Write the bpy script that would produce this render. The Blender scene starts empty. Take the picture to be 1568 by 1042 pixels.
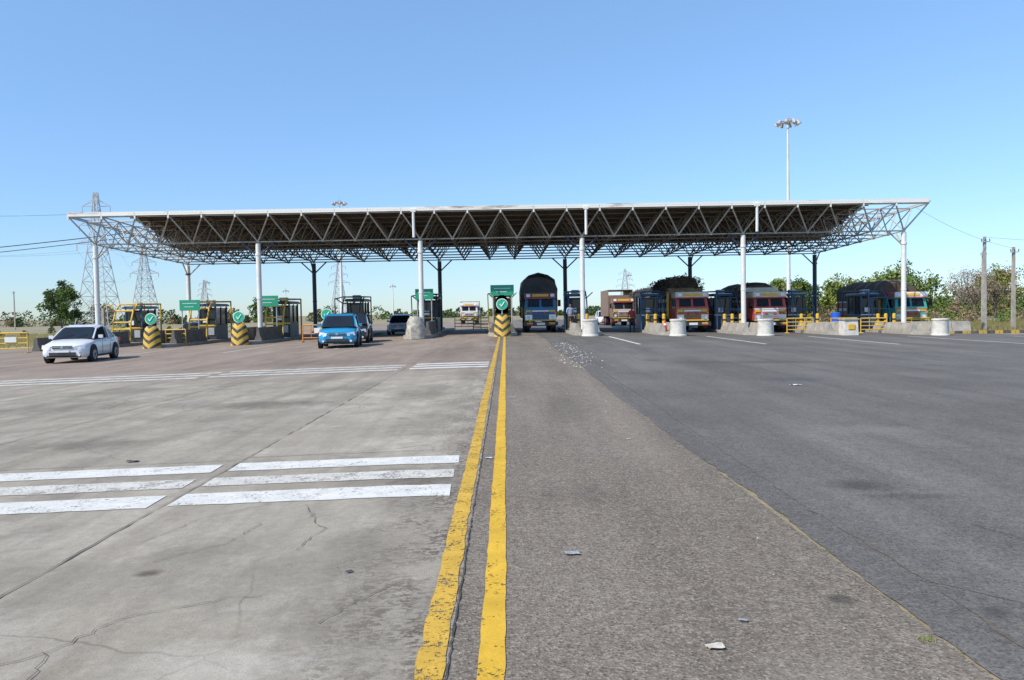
import bpy, math, random
from mathutils import Vector, Matrix
random.seed(7)
R=math.radians
scene=bpy.context.scene

# ------------------------------------------------------------------ terrain
def g(x,y):
    ax=min(abs(x),30.0)
    return -0.016*max(0.0,ax-1.0)+0.10*min(max(y/45.0,0.0),1.0)

# ------------------------------------------------------------------ materials
def new_mat(name):
    m=bpy.data.materials.new(name); m.use_nodes=True
    nt=m.node_tree; b=nt.nodes["Principled BSDF"]
    return m,nt,b
def lk(nt,a,b): nt.links.new(a,b)
def ramp(nt,src,p0,p1,c0=(0,0,0,1),c1=(1,1,1,1)):
    r=nt.nodes.new("ShaderNodeValToRGB"); r.color_ramp.elements[0].position=p0; r.color_ramp.elements[1].position=p1
    r.color_ramp.elements[0].color=c0; r.color_ramp.elements[1].color=c1
    lk(nt,src,r.inputs[0]); return r.outputs[0]
def noise(nt,vec,scale,detail=4,rough=.55):
    n=nt.nodes.new("ShaderNodeTexNoise"); n.inputs["Scale"].default_value=scale
    n.inputs["Detail"].default_value=detail; n.inputs["Roughness"].default_value=rough
    if vec is not None: lk(nt,vec,n.inputs["Vector"])
    return n.outputs["Fac"]
def vor(nt,vec,scale,feature='F1',out="Distance"):
    n=nt.nodes.new("ShaderNodeTexVoronoi"); n.feature=feature; n.inputs["Scale"].default_value=scale
    lk(nt,vec,n.inputs["Vector"]); return n.outputs[out]
def mix(nt,fac,a,b,mode='MIX'):
    n=nt.nodes.new("ShaderNodeMix"); n.data_type='RGBA'; n.blend_type=mode
    for s,v in ((n.inputs[0],fac),(n.inputs[6],a),(n.inputs[7],b)):
        if isinstance(v,(int,float)): s.default_value=v
        elif isinstance(v,tuple): s.default_value=v if len(v)==4 else (*v,1)
        else: lk(nt,v,s)
    return n.outputs[2]
def mth(nt,op,a,b=None,c=None):
    n=nt.nodes.new("ShaderNodeMath"); n.operation=op
    for i,v in enumerate((a,b,c)):
        if v is None: continue
        if isinstance(v,(int,float)): n.inputs[i].default_value=v
        else: lk(nt,v,n.inputs[i])
    return n.outputs[0]
def pos(nt): return nt.nodes.new("ShaderNodeNewGeometry").outputs["Position"]
def objc(nt): return nt.nodes.new("ShaderNodeTexCoord").outputs["Object"]
def mapped(nt,vec,sc,loc=(0,0,0),rot=(0,0,0)):
    n=nt.nodes.new("ShaderNodeMapping"); n.inputs["Scale"].default_value=sc; n.inputs["Location"].default_value=loc
    n.inputs["Rotation"].default_value=rot
    lk(nt,vec,n.inputs["Vector"]); return n.outputs[0]
def bump(nt,b,h,dist=.01,strength=.5):
    n=nt.nodes.new("ShaderNodeBump"); n.inputs["Distance"].default_value=dist; n.inputs["Strength"].default_value=strength
    lk(nt,h,n.inputs["Height"]); lk(nt,n.outputs[0],b.inputs["Normal"])
_mc={}
def mat(name,col,rough=.6,var=.15,scale=4.0,metal=0.0,dirt=0.0):
    if name in _mc: return _mc[name]
    m,nt,b=new_mat(name)
    v=objc(nt)
    f=ramp(nt,noise(nt,v,scale,5),.3,.7)
    c0=tuple(min(1,c*(1-var)) for c in col)+(1,); c1=tuple(min(1,c*(1+var)) for c in col)+(1,)
    c=mix(nt,f,c0,c1)
    if dirt>0:
        d=ramp(nt,noise(nt,v,scale*.6,8,.7),.45,.7)
        c=mix(nt,mth(nt,'MULTIPLY',d,dirt),c,(.12,.09,.06,1))
    lk(nt,c,b.inputs["Base Color"]); b.inputs["Roughness"].default_value=rough; b.inputs["Metallic"].default_value=metal
    _mc[name]=m; return m
def stains_and_shadow(nt,p,c,lst):
    """oil / water marks, plus a shadow patch painted into the concrete colour"""
    nz=noise(nt,p,5,5,.7); s=nt.nodes.new("ShaderNodeSeparateXYZ"); lk(nt,p,s.inputs[0])
    for x,y,rx,ry,f,col in lst:
        dx=mth(nt,'DIVIDE',mth(nt,'SUBTRACT',s.outputs[0],x),rx); dy=mth(nt,'DIVIDE',mth(nt,'SUBTRACT',s.outputs[1],y),ry)
        d=mth(nt,'ADD',mth(nt,'SQRT',mth(nt,'ADD',mth(nt,'MULTIPLY',dx,dx),mth(nt,'MULTIPLY',dy,dy))),mth(nt,'MULTIPLY',mth(nt,'SUBTRACT',nz,.5),1.6))
        c=mix(nt,mth(nt,'MULTIPLY',ramp(nt,d,.35,1.0,(1,1,1,1),(0,0,0,1)),f),c,col)
    return c

def road_concrete():
    m,nt,b=new_mat("concrete_road"); p=pos(nt)
    big=ramp(nt,noise(nt,p,.45,6,.6),.35,.68)
    c=mix(nt,big,(.335,.292,.228,1),(.46,.405,.322,1))
    med=ramp(nt,noise(nt,mapped(nt,p,(2.2,1.1,1)),1.3,8,.7),.42,.66)
    c=mix(nt,mth(nt,'MULTIPLY',med,.42),c,(.255,.222,.175,1))
    blo=ramp(nt,noise(nt,mapped(nt,p,(1,.7,1),(7,3,0)),.9,4,.5),.52,.58)
    c=mix(nt,mth(nt,'MULTIPLY',blo,.35),c,(.23,.205,.168,1))
    lt=ramp(nt,noise(nt,mapped(nt,p,(1,.7,1),(17,5,0)),1.1,6,.65),.53,.64)
    c=mix(nt,mth(nt,'MULTIPLY',lt,.40),c,(.56,.50,.41,1))
    st=ramp(nt,noise(nt,mapped(nt,p,(1.6,.06,1)),1.5,5,.6),.48,.7)
    c=mix(nt,mth(nt,'MULTIPLY',st,.42),c,(.20,.17,.135,1))
    sx=nt.nodes.new("ShaderNodeSeparateXYZ"); lk(nt,p,sx.inputs[0])
    ix=mth(nt,'FLOOR',mth(nt,'DIVIDE',mth(nt,'ADD',sx.outputs[0],2.8),3.6))
    iy=mth(nt,'FLOOR',mth(nt,'DIVIDE',mth(nt,'SUBTRACT',sx.outputs[1],8.4),11.7))
    cb=nt.nodes.new("ShaderNodeCombineXYZ"); lk(nt,ix,cb.inputs[0]); lk(nt,iy,cb.inputs[1])
    wn=nt.nodes.new("ShaderNodeTexWhiteNoise"); wn.noise_dimensions='2D'; lk(nt,cb.outputs[0],wn.inputs["Vector"])
    tone=mth(nt,'ADD',mth(nt,'MULTIPLY',wn.outputs["Value"],.26),.82)
    tc=nt.nodes.new("ShaderNodeCombineColor"); [lk(nt,tone,tc.inputs[i]) for i in range(3)]
    c=mix(nt,1.0,c,tc.outputs[0],'MULTIPLY')
    mr=nt.nodes.new("ShaderNodeMapRange"); mr.inputs[1].default_value=20; mr.inputs[2].default_value=27
    lk(nt,mth(nt,'ADD',sx.outputs[1],mth(nt,'MULTIPLY',noise(nt,p,.6,3),6)),mr.inputs[0])
    mr.inputs[4].default_value=.75
    c=mix(nt,mr.outputs[0],c,mix(nt,ramp(nt,noise(nt,mapped(nt,p,(1,.25,1)),.8,6,.7),.35,.65),(.22,.16,.125,1),(.35,.27,.215,1)))
    em=nt.nodes.new("ShaderNodeMapRange"); em.inputs[1].default_value=-1.2; em.inputs[2].default_value=-.4
    lk(nt,sx.outputs[0],em.inputs[0])
    gr=ramp(nt,noise(nt,mapped(nt,p,(1,.5,1)),3.2,6,.65),.38,.56)
    gr2=ramp(nt,noise(nt,mapped(nt,p,(.7,1,1)),34,4,.7),.46,.54)
    e=mth(nt,'MULTIPLY',mth(nt,'MULTIPLY',em.outputs[0],gr),gr2)
    c=mix(nt,mth(nt,'MULTIPLY',e,.9),c,(.10,.08,.064,1))
    sp=ramp(nt,vor(nt,mapped(nt,p,(1,.6,1)),.55),.03,.09,(1,1,1,1),(0,0,0,1))
    c=mix(nt,mth(nt,'MULTIPLY',sp,.5),c,(.11,.085,.07,1))
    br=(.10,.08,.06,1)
    c=stains_and_shadow(nt,p,c,[(-2.14,4.58,.09,.09,.8,br),(-4.2,13.4,1.3,.8,.5,br),(-1.55,14.5,.8,1.6,.45,br),(-1.2,7.0,.5,.9,.3,br),(-.75,6.9,.35,.35,.5,br),  # second entry is a shadow patch painted into the concrete colour
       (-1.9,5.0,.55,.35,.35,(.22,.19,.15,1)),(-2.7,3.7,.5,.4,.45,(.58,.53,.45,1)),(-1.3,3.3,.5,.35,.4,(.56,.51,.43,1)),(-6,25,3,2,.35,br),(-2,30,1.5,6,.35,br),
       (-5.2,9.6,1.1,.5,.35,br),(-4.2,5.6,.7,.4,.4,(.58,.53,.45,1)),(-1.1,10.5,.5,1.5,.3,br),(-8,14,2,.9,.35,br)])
    fine=ramp(nt,noise(nt,p,160,3,.7),.3,.7,(.74,.74,.74,1),(1.18,1.18,1.18,1))
    c=mix(nt,1.0,c,fine,'MULTIPLY')
    mo=ramp(nt,noise(nt,p,14,7,.8),.3,.7,(.84,.83,.82,1),(1.12,1.12,1.12,1))
    c=mix(nt,1.0,c,mo,'MULTIPLY')
    peb=ramp(nt,vor(nt,p,38),.05,.13,(1,1,1,1),(0,0,0,1))
    pm=ramp(nt,noise(nt,p,2.5,3),.5,.62)
    c=mix(nt,mth(nt,'MULTIPLY',mth(nt,'MULTIPLY',peb,pm),.4),c,(.13,.11,.095,1))
    nn=nt.nodes.new("ShaderNodeTexNoise"); nn.inputs["Scale"].default_value=3; nn.inputs["Detail"].default_value=6; lk(nt,p,nn.inputs["Vector"])
    wv=mix(nt,.12,p,nn.outputs["Color"])
    ck=ramp(nt,vor(nt,wv,.5,'DISTANCE_TO_EDGE'),.0,.004,(1,1,1,1),(0,0,0,1))
    ckm=ramp(nt,noise(nt,p,.3,2),.44,.52)
    c=mix(nt,mth(nt,'MULTIPLY',mth(nt,'MULTIPLY',ck,ckm),.6),c,(.14,.115,.09,1))
    lk(nt,c,b.inputs["Base Color"]); b.inputs["Roughness"].default_value=.9; b.inputs["Specular IOR Level"].default_value=.15
    bump(nt,b,noise(nt,p,90,4,.7),.004,.5)
    return m
def road_asphalt(name,a,bb,stone,stonefac,smooth=False,st_list=()):
    m,nt,b=new_mat(name); p=pos(nt)
    big=ramp(nt,noise(nt,p,.35,7,.62),.38,.62)
    c=mix(nt,big,(*a,1),(*bb,1))
    st=ramp(nt,noise(nt,mapped(nt,p,(1.1,.05,1)),1.5,5,.6),.42,.66)
    c=mix(nt,mth(nt,'MULTIPLY',st,.5),c,tuple(x*.7 for x in a)+(1,))
    du=ramp(nt,noise(nt,mapped(nt,p,(.8,.12,1),(9,2,0)),.7,6,.65),.48,.66)
    c=mix(nt,mth(nt,'MULTIPLY',du,.45),c,tuple(x*1.45 for x in bb)+(1,))
    vc=vor(nt,p,85,'F1',"Color")
    sc=nt.nodes.new("ShaderNodeSeparateColor"); lk(nt,vc,sc.inputs[0])
    s1=ramp(nt,sc.outputs[0],.45,.95)
    c=mix(nt,mth(nt,'MULTIPLY',s1,stonefac),c,(*stone,1))
    dk=ramp(nt,sc.outputs[1],.62,.9)
    c=mix(nt,mth(nt,'MULTIPLY',dk,.5),c,(.045,.038,.032,1))
    mott=ramp(nt,noise(nt,p,11,6,.75),.3,.72,(.8,.8,.8,1),(1.18,1.18,1.18,1))
    c=mix(nt,1.0,c,mott,'MULTIPLY')
    sp=ramp(nt,vor(nt,mapped(nt,p,(1,.7,1),(3.3,1.7,0)),.35),.04,.13,(1,1,1,1),(0,0,0,1))
    c=mix(nt,mth(nt,'MULTIPLY',sp,.45),c,(.045,.04,.036,1))
    c=stains_and_shadow(nt,p,c,st_list)
    lk(nt,c,b.inputs["Base Color"]); b.inputs["Roughness"].default_value=.88; b.inputs["Specular IOR Level"].default_value=.15
    bump(nt,b,vor(nt,p,85),.006,.6 if not smooth else .3)
    return m
def paint_mat(name,col,wear):
    m,nt,b=new_mat(name); p=pos(nt)
    n1=ramp(nt,mth(nt,'ADD',mth(nt,'MULTIPLY',noise(nt,p,38,6,.75),.7),mth(nt,'MULTIPLY',noise(nt,p,5,4,.6),.3)),wear-.025,wear+.025)
    c=mix(nt,ramp(nt,noise(nt,p,4,5,.7),.3,.75),(*col,1),tuple(x*.70 for x in col)+(1,))
    fine=ramp(nt,noise(nt,p,150,3,.7),.3,.7,(.82,.82,.82,1),(1.1,1.1,1.1,1))
    c=mix(nt,1.0,c,fine,'MULTIPLY')
    lk(nt,c,b.inputs["Base Color"]); b.inputs["Roughness"].default_value=.8; b.inputs["Specular IOR Level"].default_value=.2
    tr=nt.nodes.new("ShaderNodeBsdfTransparent"); ms=nt.nodes.new("ShaderNodeMixShader")
    lk(nt,n1,ms.inputs[0]); lk(nt,b.outputs[0],ms.inputs[1]); lk(nt,tr.outputs[0],ms.inputs[2])
    lk(nt,ms.outputs[0],nt.nodes["Material Output"].inputs[0])
    bump(nt,b,noise(nt,p,90,4,.7),.004,.4)
    return m
def soil_mat():
    m,nt,b=new_mat("dry_ground"); p=pos(nt)
    c=mix(nt,ramp(nt,noise(nt,p,.08,6,.6),.4,.62),(.32,.25,.15,1),(.17,.17,.07,1))
    c=mix(nt,ramp(nt,noise(nt,p,1.8,8,.7),.4,.65),c,(.34,.28,.18,1))
    lk(nt,c,b.inputs["Base Color"]); b.inputs["Roughness"].default_value=.95
    bump(nt,b,noise(nt,p,3,6,.7),.15,.7); return m
def leaf_mat(name,a,bcol):
    m,nt,b=new_mat(name); v=pos(nt)
    c=mix(nt,ramp(nt,noise(nt,v,.7,5,.7),.35,.65),(*a,1),(*bcol,1))
    lk(nt,c,b.inputs["Base Color"]); b.inputs["Roughness"].default_value=.8; b.inputs["Specular IOR Level"].default_value=.2
    return m
def chevron_mat():
    m,nt,b=new_mat("yellow_black_chevron"); o=objc(nt)
    s=nt.nodes.new("ShaderNodeSeparateXYZ"); lk(nt,o,s.inputs[0])
    t=mth(nt,'ADD',mth(nt,'MULTIPLY',mth(nt,'ABSOLUTE',s.outputs[0]),-.75),s.outputs[2])
    f=mth(nt,'GREATER_THAN',mth(nt,'FRACT',mth(nt,'MULTIPLY',t,2.3)),.56)
    c=mix(nt,f,(.68,.42,.04,1),(.04,.035,.03,1))
    c=mix(nt,mth(nt,'MULTIPLY',ramp(nt,noise(nt,o,5,7,.7),.45,.7),.6),c,(.28,.22,.15,1))
    lk(nt,c,b.inputs["Base Color"]); b.inputs["Roughness"].default_value=.7; return m
def kerb_mat():
    m,nt,b=new_mat("yellow_black_kerb"); o=pos(nt)
    s=nt.nodes.new("ShaderNodeSeparateXYZ"); lk(nt,o,s.inputs[0])
    f=mth(nt,'GREATER_THAN',mth(nt,'FRACT',mth(nt,'MULTIPLY',s.outputs[0],1.0)),.5)
    c=mix(nt,f,(.55,.35,.06,1),(.08,.07,.06,1))
    c=mix(nt,mth(nt,'MULTIPLY',ramp(nt,noise(nt,o,4,7,.7),.45,.7),.6),c,(.28,.22,.15,1))
    lk(nt,c,b.inputs["Base Color"]); b.inputs["Roughness"].default_value=.8; return m
def fascia_mat():
    m,nt,b=new_mat("stained_white_fascia"); o=objc(nt)
    c=mix(nt,ramp(nt,noise(nt,mapped(nt,o,(.22,1,2)),1.1,6,.7),.54,.66),(.82,.79,.71,1),(.26,.14,.09,1))
    lk(nt,c,b.inputs["Base Color"]); b.inputs["Roughness"].default_value=.6; return m

oil=(.045,.041,.037,1)
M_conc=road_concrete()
M_old=road_asphalt("weathered_asphalt",(.172,.139,.106),(.222,.184,.144),(.42,.365,.295),.52,False,
   [(1.69,3.93,.09,.09,.6,oil),(.9,12,.5,2.5,.25,oil),(.6,6.2,.4,.5,.2,oil),(1.2,3.0,.4,.3,.2,(.36,.32,.26,1))])
M_new=road_asphalt("dark_asphalt",(.135,.122,.108),(.178,.163,.145),(.30,.28,.25),.3,True,
   [(2.95,6.5,.32,.28,.6,oil),(3.2,6.1,.5,.14,.35,oil),(6.1,16.5,.7,.6,.35,(.05,.06,.10,1)),(2.35,3.75,.1,.1,.5,oil),(7,22,3,.8,.3,oil),(9,12,1.6,1.2,.2,oil),(4.5,9.5,1.0,.5,.3,(.27,.25,.22,1))])
M_yel=paint_mat("yellow_road_paint",(.78,.47,.05),.585)
M_yel2=paint_mat("yellow_road_paint_worn",(.72,.44,.07),.55)
M_whp=paint_mat("white_road_paint",(.78,.75,.68),.58)
M_whp2=paint_mat("white_road_paint_worn",(.70,.66,.58),.55)
M_soil=soil_mat()
M_chev=chevron_mat(); M_kerb=kerb_mat(); M_fas=fascia_mat()
M_crack=mat("crack_dirt",(.13,.105,.08),.95,.4,20)
M_tar=mat("tar_seam",(.165,.14,.11),.9,.45,9)
M_seam=mat("dark_seam",(.08,.065,.052),.95,.4,9)
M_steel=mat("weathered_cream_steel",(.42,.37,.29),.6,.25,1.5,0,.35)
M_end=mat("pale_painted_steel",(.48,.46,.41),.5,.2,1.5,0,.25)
M_web=mat("shaded_frame_steel",(.18,.15,.115),.7,.25,1.5,0,.25)  # darker copy of the frame steel: shade under the roof put in the colour
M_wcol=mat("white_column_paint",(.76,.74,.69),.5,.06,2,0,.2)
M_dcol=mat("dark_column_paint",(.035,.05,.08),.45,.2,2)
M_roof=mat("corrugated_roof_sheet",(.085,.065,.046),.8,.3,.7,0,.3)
M_grey=mat("grey_concrete",(.38,.35,.30),.9,.2,3,0,.3)
M_dgrey=mat("dirty_shaded_concrete",(.14,.13,.115),.9,.3,2.5,0,.3)  # dirt over a grey darkened to paint in shade on the left barriers
M_wconc=mat("whitewashed_concrete",(.68,.64,.56),.85,.1,4,0,.4)
M_glass=mat("dark_glass",(.018,.022,.026),.08,.2,1)
M_black=mat("black_rubber",(.02,.02,.02),.8,.2,6)
M_dark=mat("dark_metal",(.04,.04,.042),.5,.3,4)
M_yellow=mat("yellow_paint",(.74,.45,.045),.5,.12,4,0,.25)
M_blue=mat("blue_booth_paint",(.04,.085,.15),.45,.2,3,0,.15)
M_white=mat("white_paint",(.78,.78,.76),.45,.06,4)
M_chrome=mat("bright_metal",(.6,.6,.6),.25,.05,4,.9)
M_lamp=mat("headlamp_glass",(.7,.72,.74),.12,.05,4)
M_red=mat("red_paint",(.50,.045,.035),.45,.15,4,0,.15)
M_green=mat("green_sign_paint",(.02,.30,.17),.45,.1,4)
M_galv=mat("galvanised_steel",(.40,.41,.42),.5,.15,3)
M_bark=mat("bark",(.14,.11,.08),.95,.3,6)
M_wood=mat("old_wood",(.24,.15,.085),.85,.3,6)
M_tarp=mat("dark_tarpaulin",(.05,.047,.045),.7,.35,2.5,0,.3)
M_amber=mat("amber_lens",(.8,.25,.02),.3,.05,4)
M_orange=mat("orange_paint",(.66,.27,.05),.5,.1,4,0,.2)
M_btarp=mat("brown_canvas_cover",(.10,.07,.045),.9,.35,2.5,0,.3)

# ------------------------------------------------------------------ mesh builder
class MB:
    def __init__(s): s.v=[]; s.f=[]; s.mi=[]; s.mats=[]; s.sm=[]
    def m(s,mt):
        if mt not in s.mats: s.mats.append(mt)
        return s.mats.index(mt)
    def add(s,vs,fs,mt,smooth=False):
        o=len(s.v); s.v+= [tuple(v) for v in vs]; k=s.m(mt)
        for f in fs: s.f.append(tuple(i+o for i in f)); s.mi.append(k); s.sm.append(smooth)
    def box(s,c,d,mt,rz=0.0,top=1.0,rx=0.0):
        vs=[]
        for z in (-.5,.5):
            k=top if z>0 else 1.0
            for x,y in ((-.5,-.5),(.5,-.5),(.5,.5),(-.5,.5)):
                v=Vector((x*d[0]*k,y*d[1]*k,z*d[2]))
                if rx: v=Matrix.Rotation(rx,3,'X')@v
                if rz: v=Matrix.Rotation(rz,3,'Z')@v
                vs.append(v+Vector(c))
        s.add(vs,[(3,2,1,0),(4,5,6,7),(0,1,5,4),(1,2,6,5),(2,3,7,6),(3,0,4,7)],mt)
    def cyl(s,a,b,r0,mt,r1=None,n=8,cap=True,smooth=True):
        a=Vector(a); b=Vector(b); r1=r0 if r1 is None else r1
        d=(b-a)
        if d.length<1e-6: return
        d.normalize(); u=d.orthogonal().normalized(); w=d.cross(u)
        vs=[a+(u*math.cos(2*math.pi*i/n)+w*math.sin(2*math.pi*i/n))*r0 for i in range(n)]
        vs+=[b+(u*math.cos(2*math.pi*i/n)+w*math.sin(2*math.pi*i/n))*r1 for i in range(n)]
        s.add(vs,[(i,(i+1)%n,n+(i+1)%n,n+i) for i in range(n)],mt,smooth)
        if cap: s.add(vs,[tuple(range(n-1,-1,-1)),tuple(range(n,2*n))],mt)
    def tube(s,pts,r,mt,n=6):
        for a,b in zip(pts[:-1],pts[1:]): s.cyl(a,b,r,mt,n=n)
    def loft(s,rings,mt,cap=True,smooth=True,matf=None):
        n=len(rings[0]); o=[p for r in rings for p in r]
        fs=[];
        for j in range(len(rings)-1):
            for i in range(n):
                f=(j*n+i,j*n+(i+1)%n,(j+1)*n+(i+1)%n,(j+1)*n+i)
                if matf: s.add([o[k] for k in f],[(0,1,2,3)],matf(j,i),smooth)
                else: fs.append(f)
        if fs: s.add(o,fs,mt,smooth)
        if cap: s.add(rings[0],[tuple(range(n-1,-1,-1))],mt); s.add(rings[-1],[tuple(range(n))],mt)
    def obj(s,name,loc=(0,0,0),rz=0.0,parent=None,bevel=0):
        me=bpy.data.meshes.new(name); me.from_pydata(s.v,[],s.f); me.update()
        for mt in s.mats: me.materials.append(mt)
        for p,k,sm in zip(me.polygons,s.mi,s.sm): p.material_index=k; p.use_smooth=sm
        try: me.set_sharp_from_angle(angle=R(40))
        except Exception: pass
        ob=bpy.data.objects.new(name,me); scene.collection.objects.link(ob)
        ob.location=loc; ob.rotation_euler=(0,0,rz)
        if parent: ob.parent=parent
        if bevel:
            b=ob.modifiers.new("bev","BEVEL"); b.width=bevel; b.segments=2; b.limit_method='ANGLE'
        return ob
def empty(name,loc=(0,0,0),rz=0):
    e=bpy.data.objects.new(name,None); scene.collection.objects.link(e); e.location=loc; e.rotation_euler=(0,0,rz); return e

# ------------------------------------------------------------------ ground sheets
def sheet(name,x0,x1,y0,y1,dz,mt,parent=None):
    xs=sorted(set([x0,x1]+[b for b in (-30,-1,1,30) if x0<b<x1]))
    ys=sorted(set([y0,y1]+[b for b in (0,45) if y0<b<y1]))
    b=MB(); vs=[(x,y,g(x,y)+dz) for y in ys for x in xs]; n=len(xs)
    fs=[(j*n+i,j*n+i+1,(j+1)*n+i+1,(j+1)*n+i) for j in range(len(ys)-1) for i in range(n-1)]
    b.add(vs,fs,mt); return b.obj(name,parent=parent)
sheet("ground",-3500,3500,-60,5000,0,M_soil)
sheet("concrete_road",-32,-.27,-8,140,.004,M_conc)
sheet("asphalt_shoulder",-.27,1.93,-8,140,.004,M_old)
def wob_sheet():
    b=MB(); ys=[-8+i*.1 for i in range(int(148/.1)+1)]
    r1=[(1.93+random.uniform(-.015,.015)+.02*math.sin(y*1.3)+.03*math.sin(y*.37),y) for y in ys]
    vs=[];
    for x,y in r1:
        for xx in (x,30,46): vs.append((xx,y,g(xx,y)+.008))
    fs=[]
    for j in range(len(ys)-1):
        fs.append((j*3,j*3+1,j*3+4,j*3+3))
        if ys[j]<46: fs.append((j*3+1,j*3+2,j*3+5,j*3+4))
    b.add(vs,fs,M_new); return b.obj("asphalt_road")
wob_sheet()

def strip(b,pts,w,dz,mt,jit=0.0):
    P=[]
    for (xa,ya),(xb,yb) in zip(pts[:-1],pts[1:]):
        L=math.hypot(xb-xa,yb-ya); n=max(1,int(L/.12) if jit else max(1,int(L/3)))
        if jit and L>40: n=int(L/.3)
        for i in range(n): P.append((xa+(xb-xa)*i/n,ya+(yb-ya)*i/n))
    P.append(pts[-1])
    vs=[];
    for i,(x,y) in enumerate(P):
        a=P[max(0,i-1)]; c=P[min(len(P)-1,i+1)]; dx,dy=c[0]-a[0],c[1]-a[1]; L=math.hypot(dx,dy) or 1
        nx,ny=-dy/L,dx/L
        for s in (-1,1):
            o=s*w/2+random.uniform(-jit,jit)
            vs.append((x+nx*o,y+ny*o,g(x+nx*o,y+ny*o)+dz))
    b.add(vs,[(2*i,2*i+1,2*i+3,2*i+2) for i in range(len(P)-1)],mt)
def line_obj(name,pts,w,dz,mt,jit=0.0):
    b=MB(); strip(b,pts,w,dz,mt,jit); return b.obj(name)
wobx=lambda x,y:(x+.004*math.sin(y*.9)+.003*math.sin(y*2.7+1)-.03*min(1,max(0,(y-3)/15)) if x<-.2 else x+.003*math.sin(y*1.7),y)
line_obj("yellow_road_line",[wobx(-.345,y*.6) for y in range(-5,75)],.120,.009,M_yel2,.007)
line_obj("yellow_road_line",[wobx(-.084,y*.6) for y in range(-5,75)],.113,.009,M_yel,.004)
for k,(yy,w,wm_) in enumerate(((7.85,.40,M_whp),(7.17,.36,M_whp2),(6.50,.42,M_whp))):
    b=MB()
    strip(b,[(-.47-random.uniform(0,.05),yy),(-1,yy-.02),(-2.75,yy-.06)],w,.009,wm_,.012)
    strip(b,[(-2.9,yy-.1),(-8,yy-.28),(-16,yy-.5)],w,.009,wm_,.012)
    b.obj("white_rumble_stripe")
for yy in (20.9,21.75,22.6):
    b=MB(); strip(b,[(-.5,yy),(-1,yy),(-2.6,yy)],.42,.009,M_whp,.01)
    strip(b,[(-2.9,yy-.2),(-7.8,yy-.5)],.42,.009,M_whp2,.01); strip(b,[(-8,yy-.7),(-20,yy-1.5)],.42,.009,M_whp2,.01)
    b.obj("white_rumble_stripe")
for X,y0,y1 in ((5.75,33.5,43.5),(11.2,33.5,43.5),(16.7,33,43),(22.2,32,43),(28,32,43)):
    line_obj("white_lane_dash",[(X,y0),(X,y1)],.16,.014,M_whp,.006)
for X in (-7.7,-12.7,-17.7):
    line_obj("white_lane_dash",[(X,35),(X,43)],.14,.009,M_whp2,.006)

def wander(pts,amp,step=.15):
    out=[]
    for (xa,ya),(xb,yb) in zip(pts[:-1],pts[1:]):
        L=math.hypot(xb-xa,yb-ya); n=max(1,int(L/step))
        for i in range(n):
            t=i/n; out.append((xa+(xb-xa)*t+random.uniform(-amp,amp),ya+(yb-ya)*t+random.uniform(-amp,amp)))
    out.append(pts[-1]); return out
b=MB()
strip(b,wander([(-.272,1),(-.27,10),(-.27,25),(-.27,44)],.004,.06),.008,.0115,M_seam,.004)
strip(b,wander([(-2.82,1),(-2.78,7),(-2.75,20),(-2.75,44)],.008),.012,.0125,M_tar,.006)
strip(b,wander([(2.2,1.5),(2.27,4.3),(2.22,6),(2.3,12),(2.3,34)],.025),.013,.012,M_crack,.006)
for X in (-6.4,-10,-13.6,-17.2): strip(b,wander([(X,3),(X,44)],.008,.3),.012,.0125,M_tar,.004)
for Y in (8.4,20.2,31.9):
    strip(b,wander([(-.5,Y),(-2.75,Y-.1)],.008,.2),.010,.0125,M_tar,.003)
    strip(b,wander([(-2.85,Y-.25),(-18,Y-.8)],.008,.3),.010,.0125,M_tar,.003)
for pts in ([(-2.55,3.2),(-2.1,3.5),(-1.95,3.9),(-1.5,4.1),(-1.25,4.15)],
            [(-2.2,4.8),(-1.85,5.15),(-1.8,5.6)],[(-2.5,5.2),(-2.3,5.8),(-1.9,6.2)],
            [(-.95,3.7),(-.8,4.0),(-.6,4.3)],[(-2.1,3.5),(-2.0,3.1),(-2.2,2.7)],[(-1.6,6.1),(-1.3,5.4),(-1.35,4.9)]):
    strip(b,wander(pts,.022,.05),.0045,.0125,M_crack,.002)
for pts in ([(3.2,5.2),(3.6,4.2),(4.3,3.4)],[(2.27,9),(4.5,8.2),(7,8.4)],[(2.3,14),(5,15.5),(9,15)],[(2.25,4.2),(2.7,3.7),(2.9,3.2)]):
    strip(b,wander(pts,.02,.1),.005,.012,M_crack,.002)
b.obj("road_cracks")

def litter(name,x,y,s,mt,seed):
    rr=random.Random(seed); b=MB(); n=5; vs=[]
    for j in range(n):
        for i in range(n):
            vs.append(((i/(n-1)-.5)*s*1.6+rr.uniform(-.1,.1)*s,(j/(n-1)-.5)*s+rr.uniform(-.12,.12)*s,.008+rr.uniform(0,.14)*s))
    b.add(vs,[(j*n+i,j*n+i+1,(j+1)*n+i+1,(j+1)*n+i) for j in range(n-1) for i in range(n-1)],mt)
    b.obj(name,(x,y,g(x,y)+.006),rr.uniform(-.6,.6))
M_foil=mat("crumpled_foil",(.40,.40,.39),.5,.4,40,.2); M_paper=mat("paper_scrap",(.58,.52,.43),.8,.3,25)
litter("plastic_wrapper",.38,4.71,.055,M_foil,1); litter("paper_scrap",.89,3.36,.05,M_paper,2)
litter("paper_scrap",1.10,3.65,.025,M_foil,3); litter("paper_scrap",5.66,15.2,.13,M_white,4)
litter("paper_scrap",-.20,7.85,.045,M_white,5); litter("paper_scrap",1.38,8.87,.03,M_paper,6)
litter("plastic_wrapper",.09,13.3,.06,M_foil,7)
litter("dry_leaf",-.93,4.46,.025,M_dark,8); litter("dry_leaf",-4.0,8.3,.07,M_dark,9)
b=MB(); rr=random.Random(5)
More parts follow.
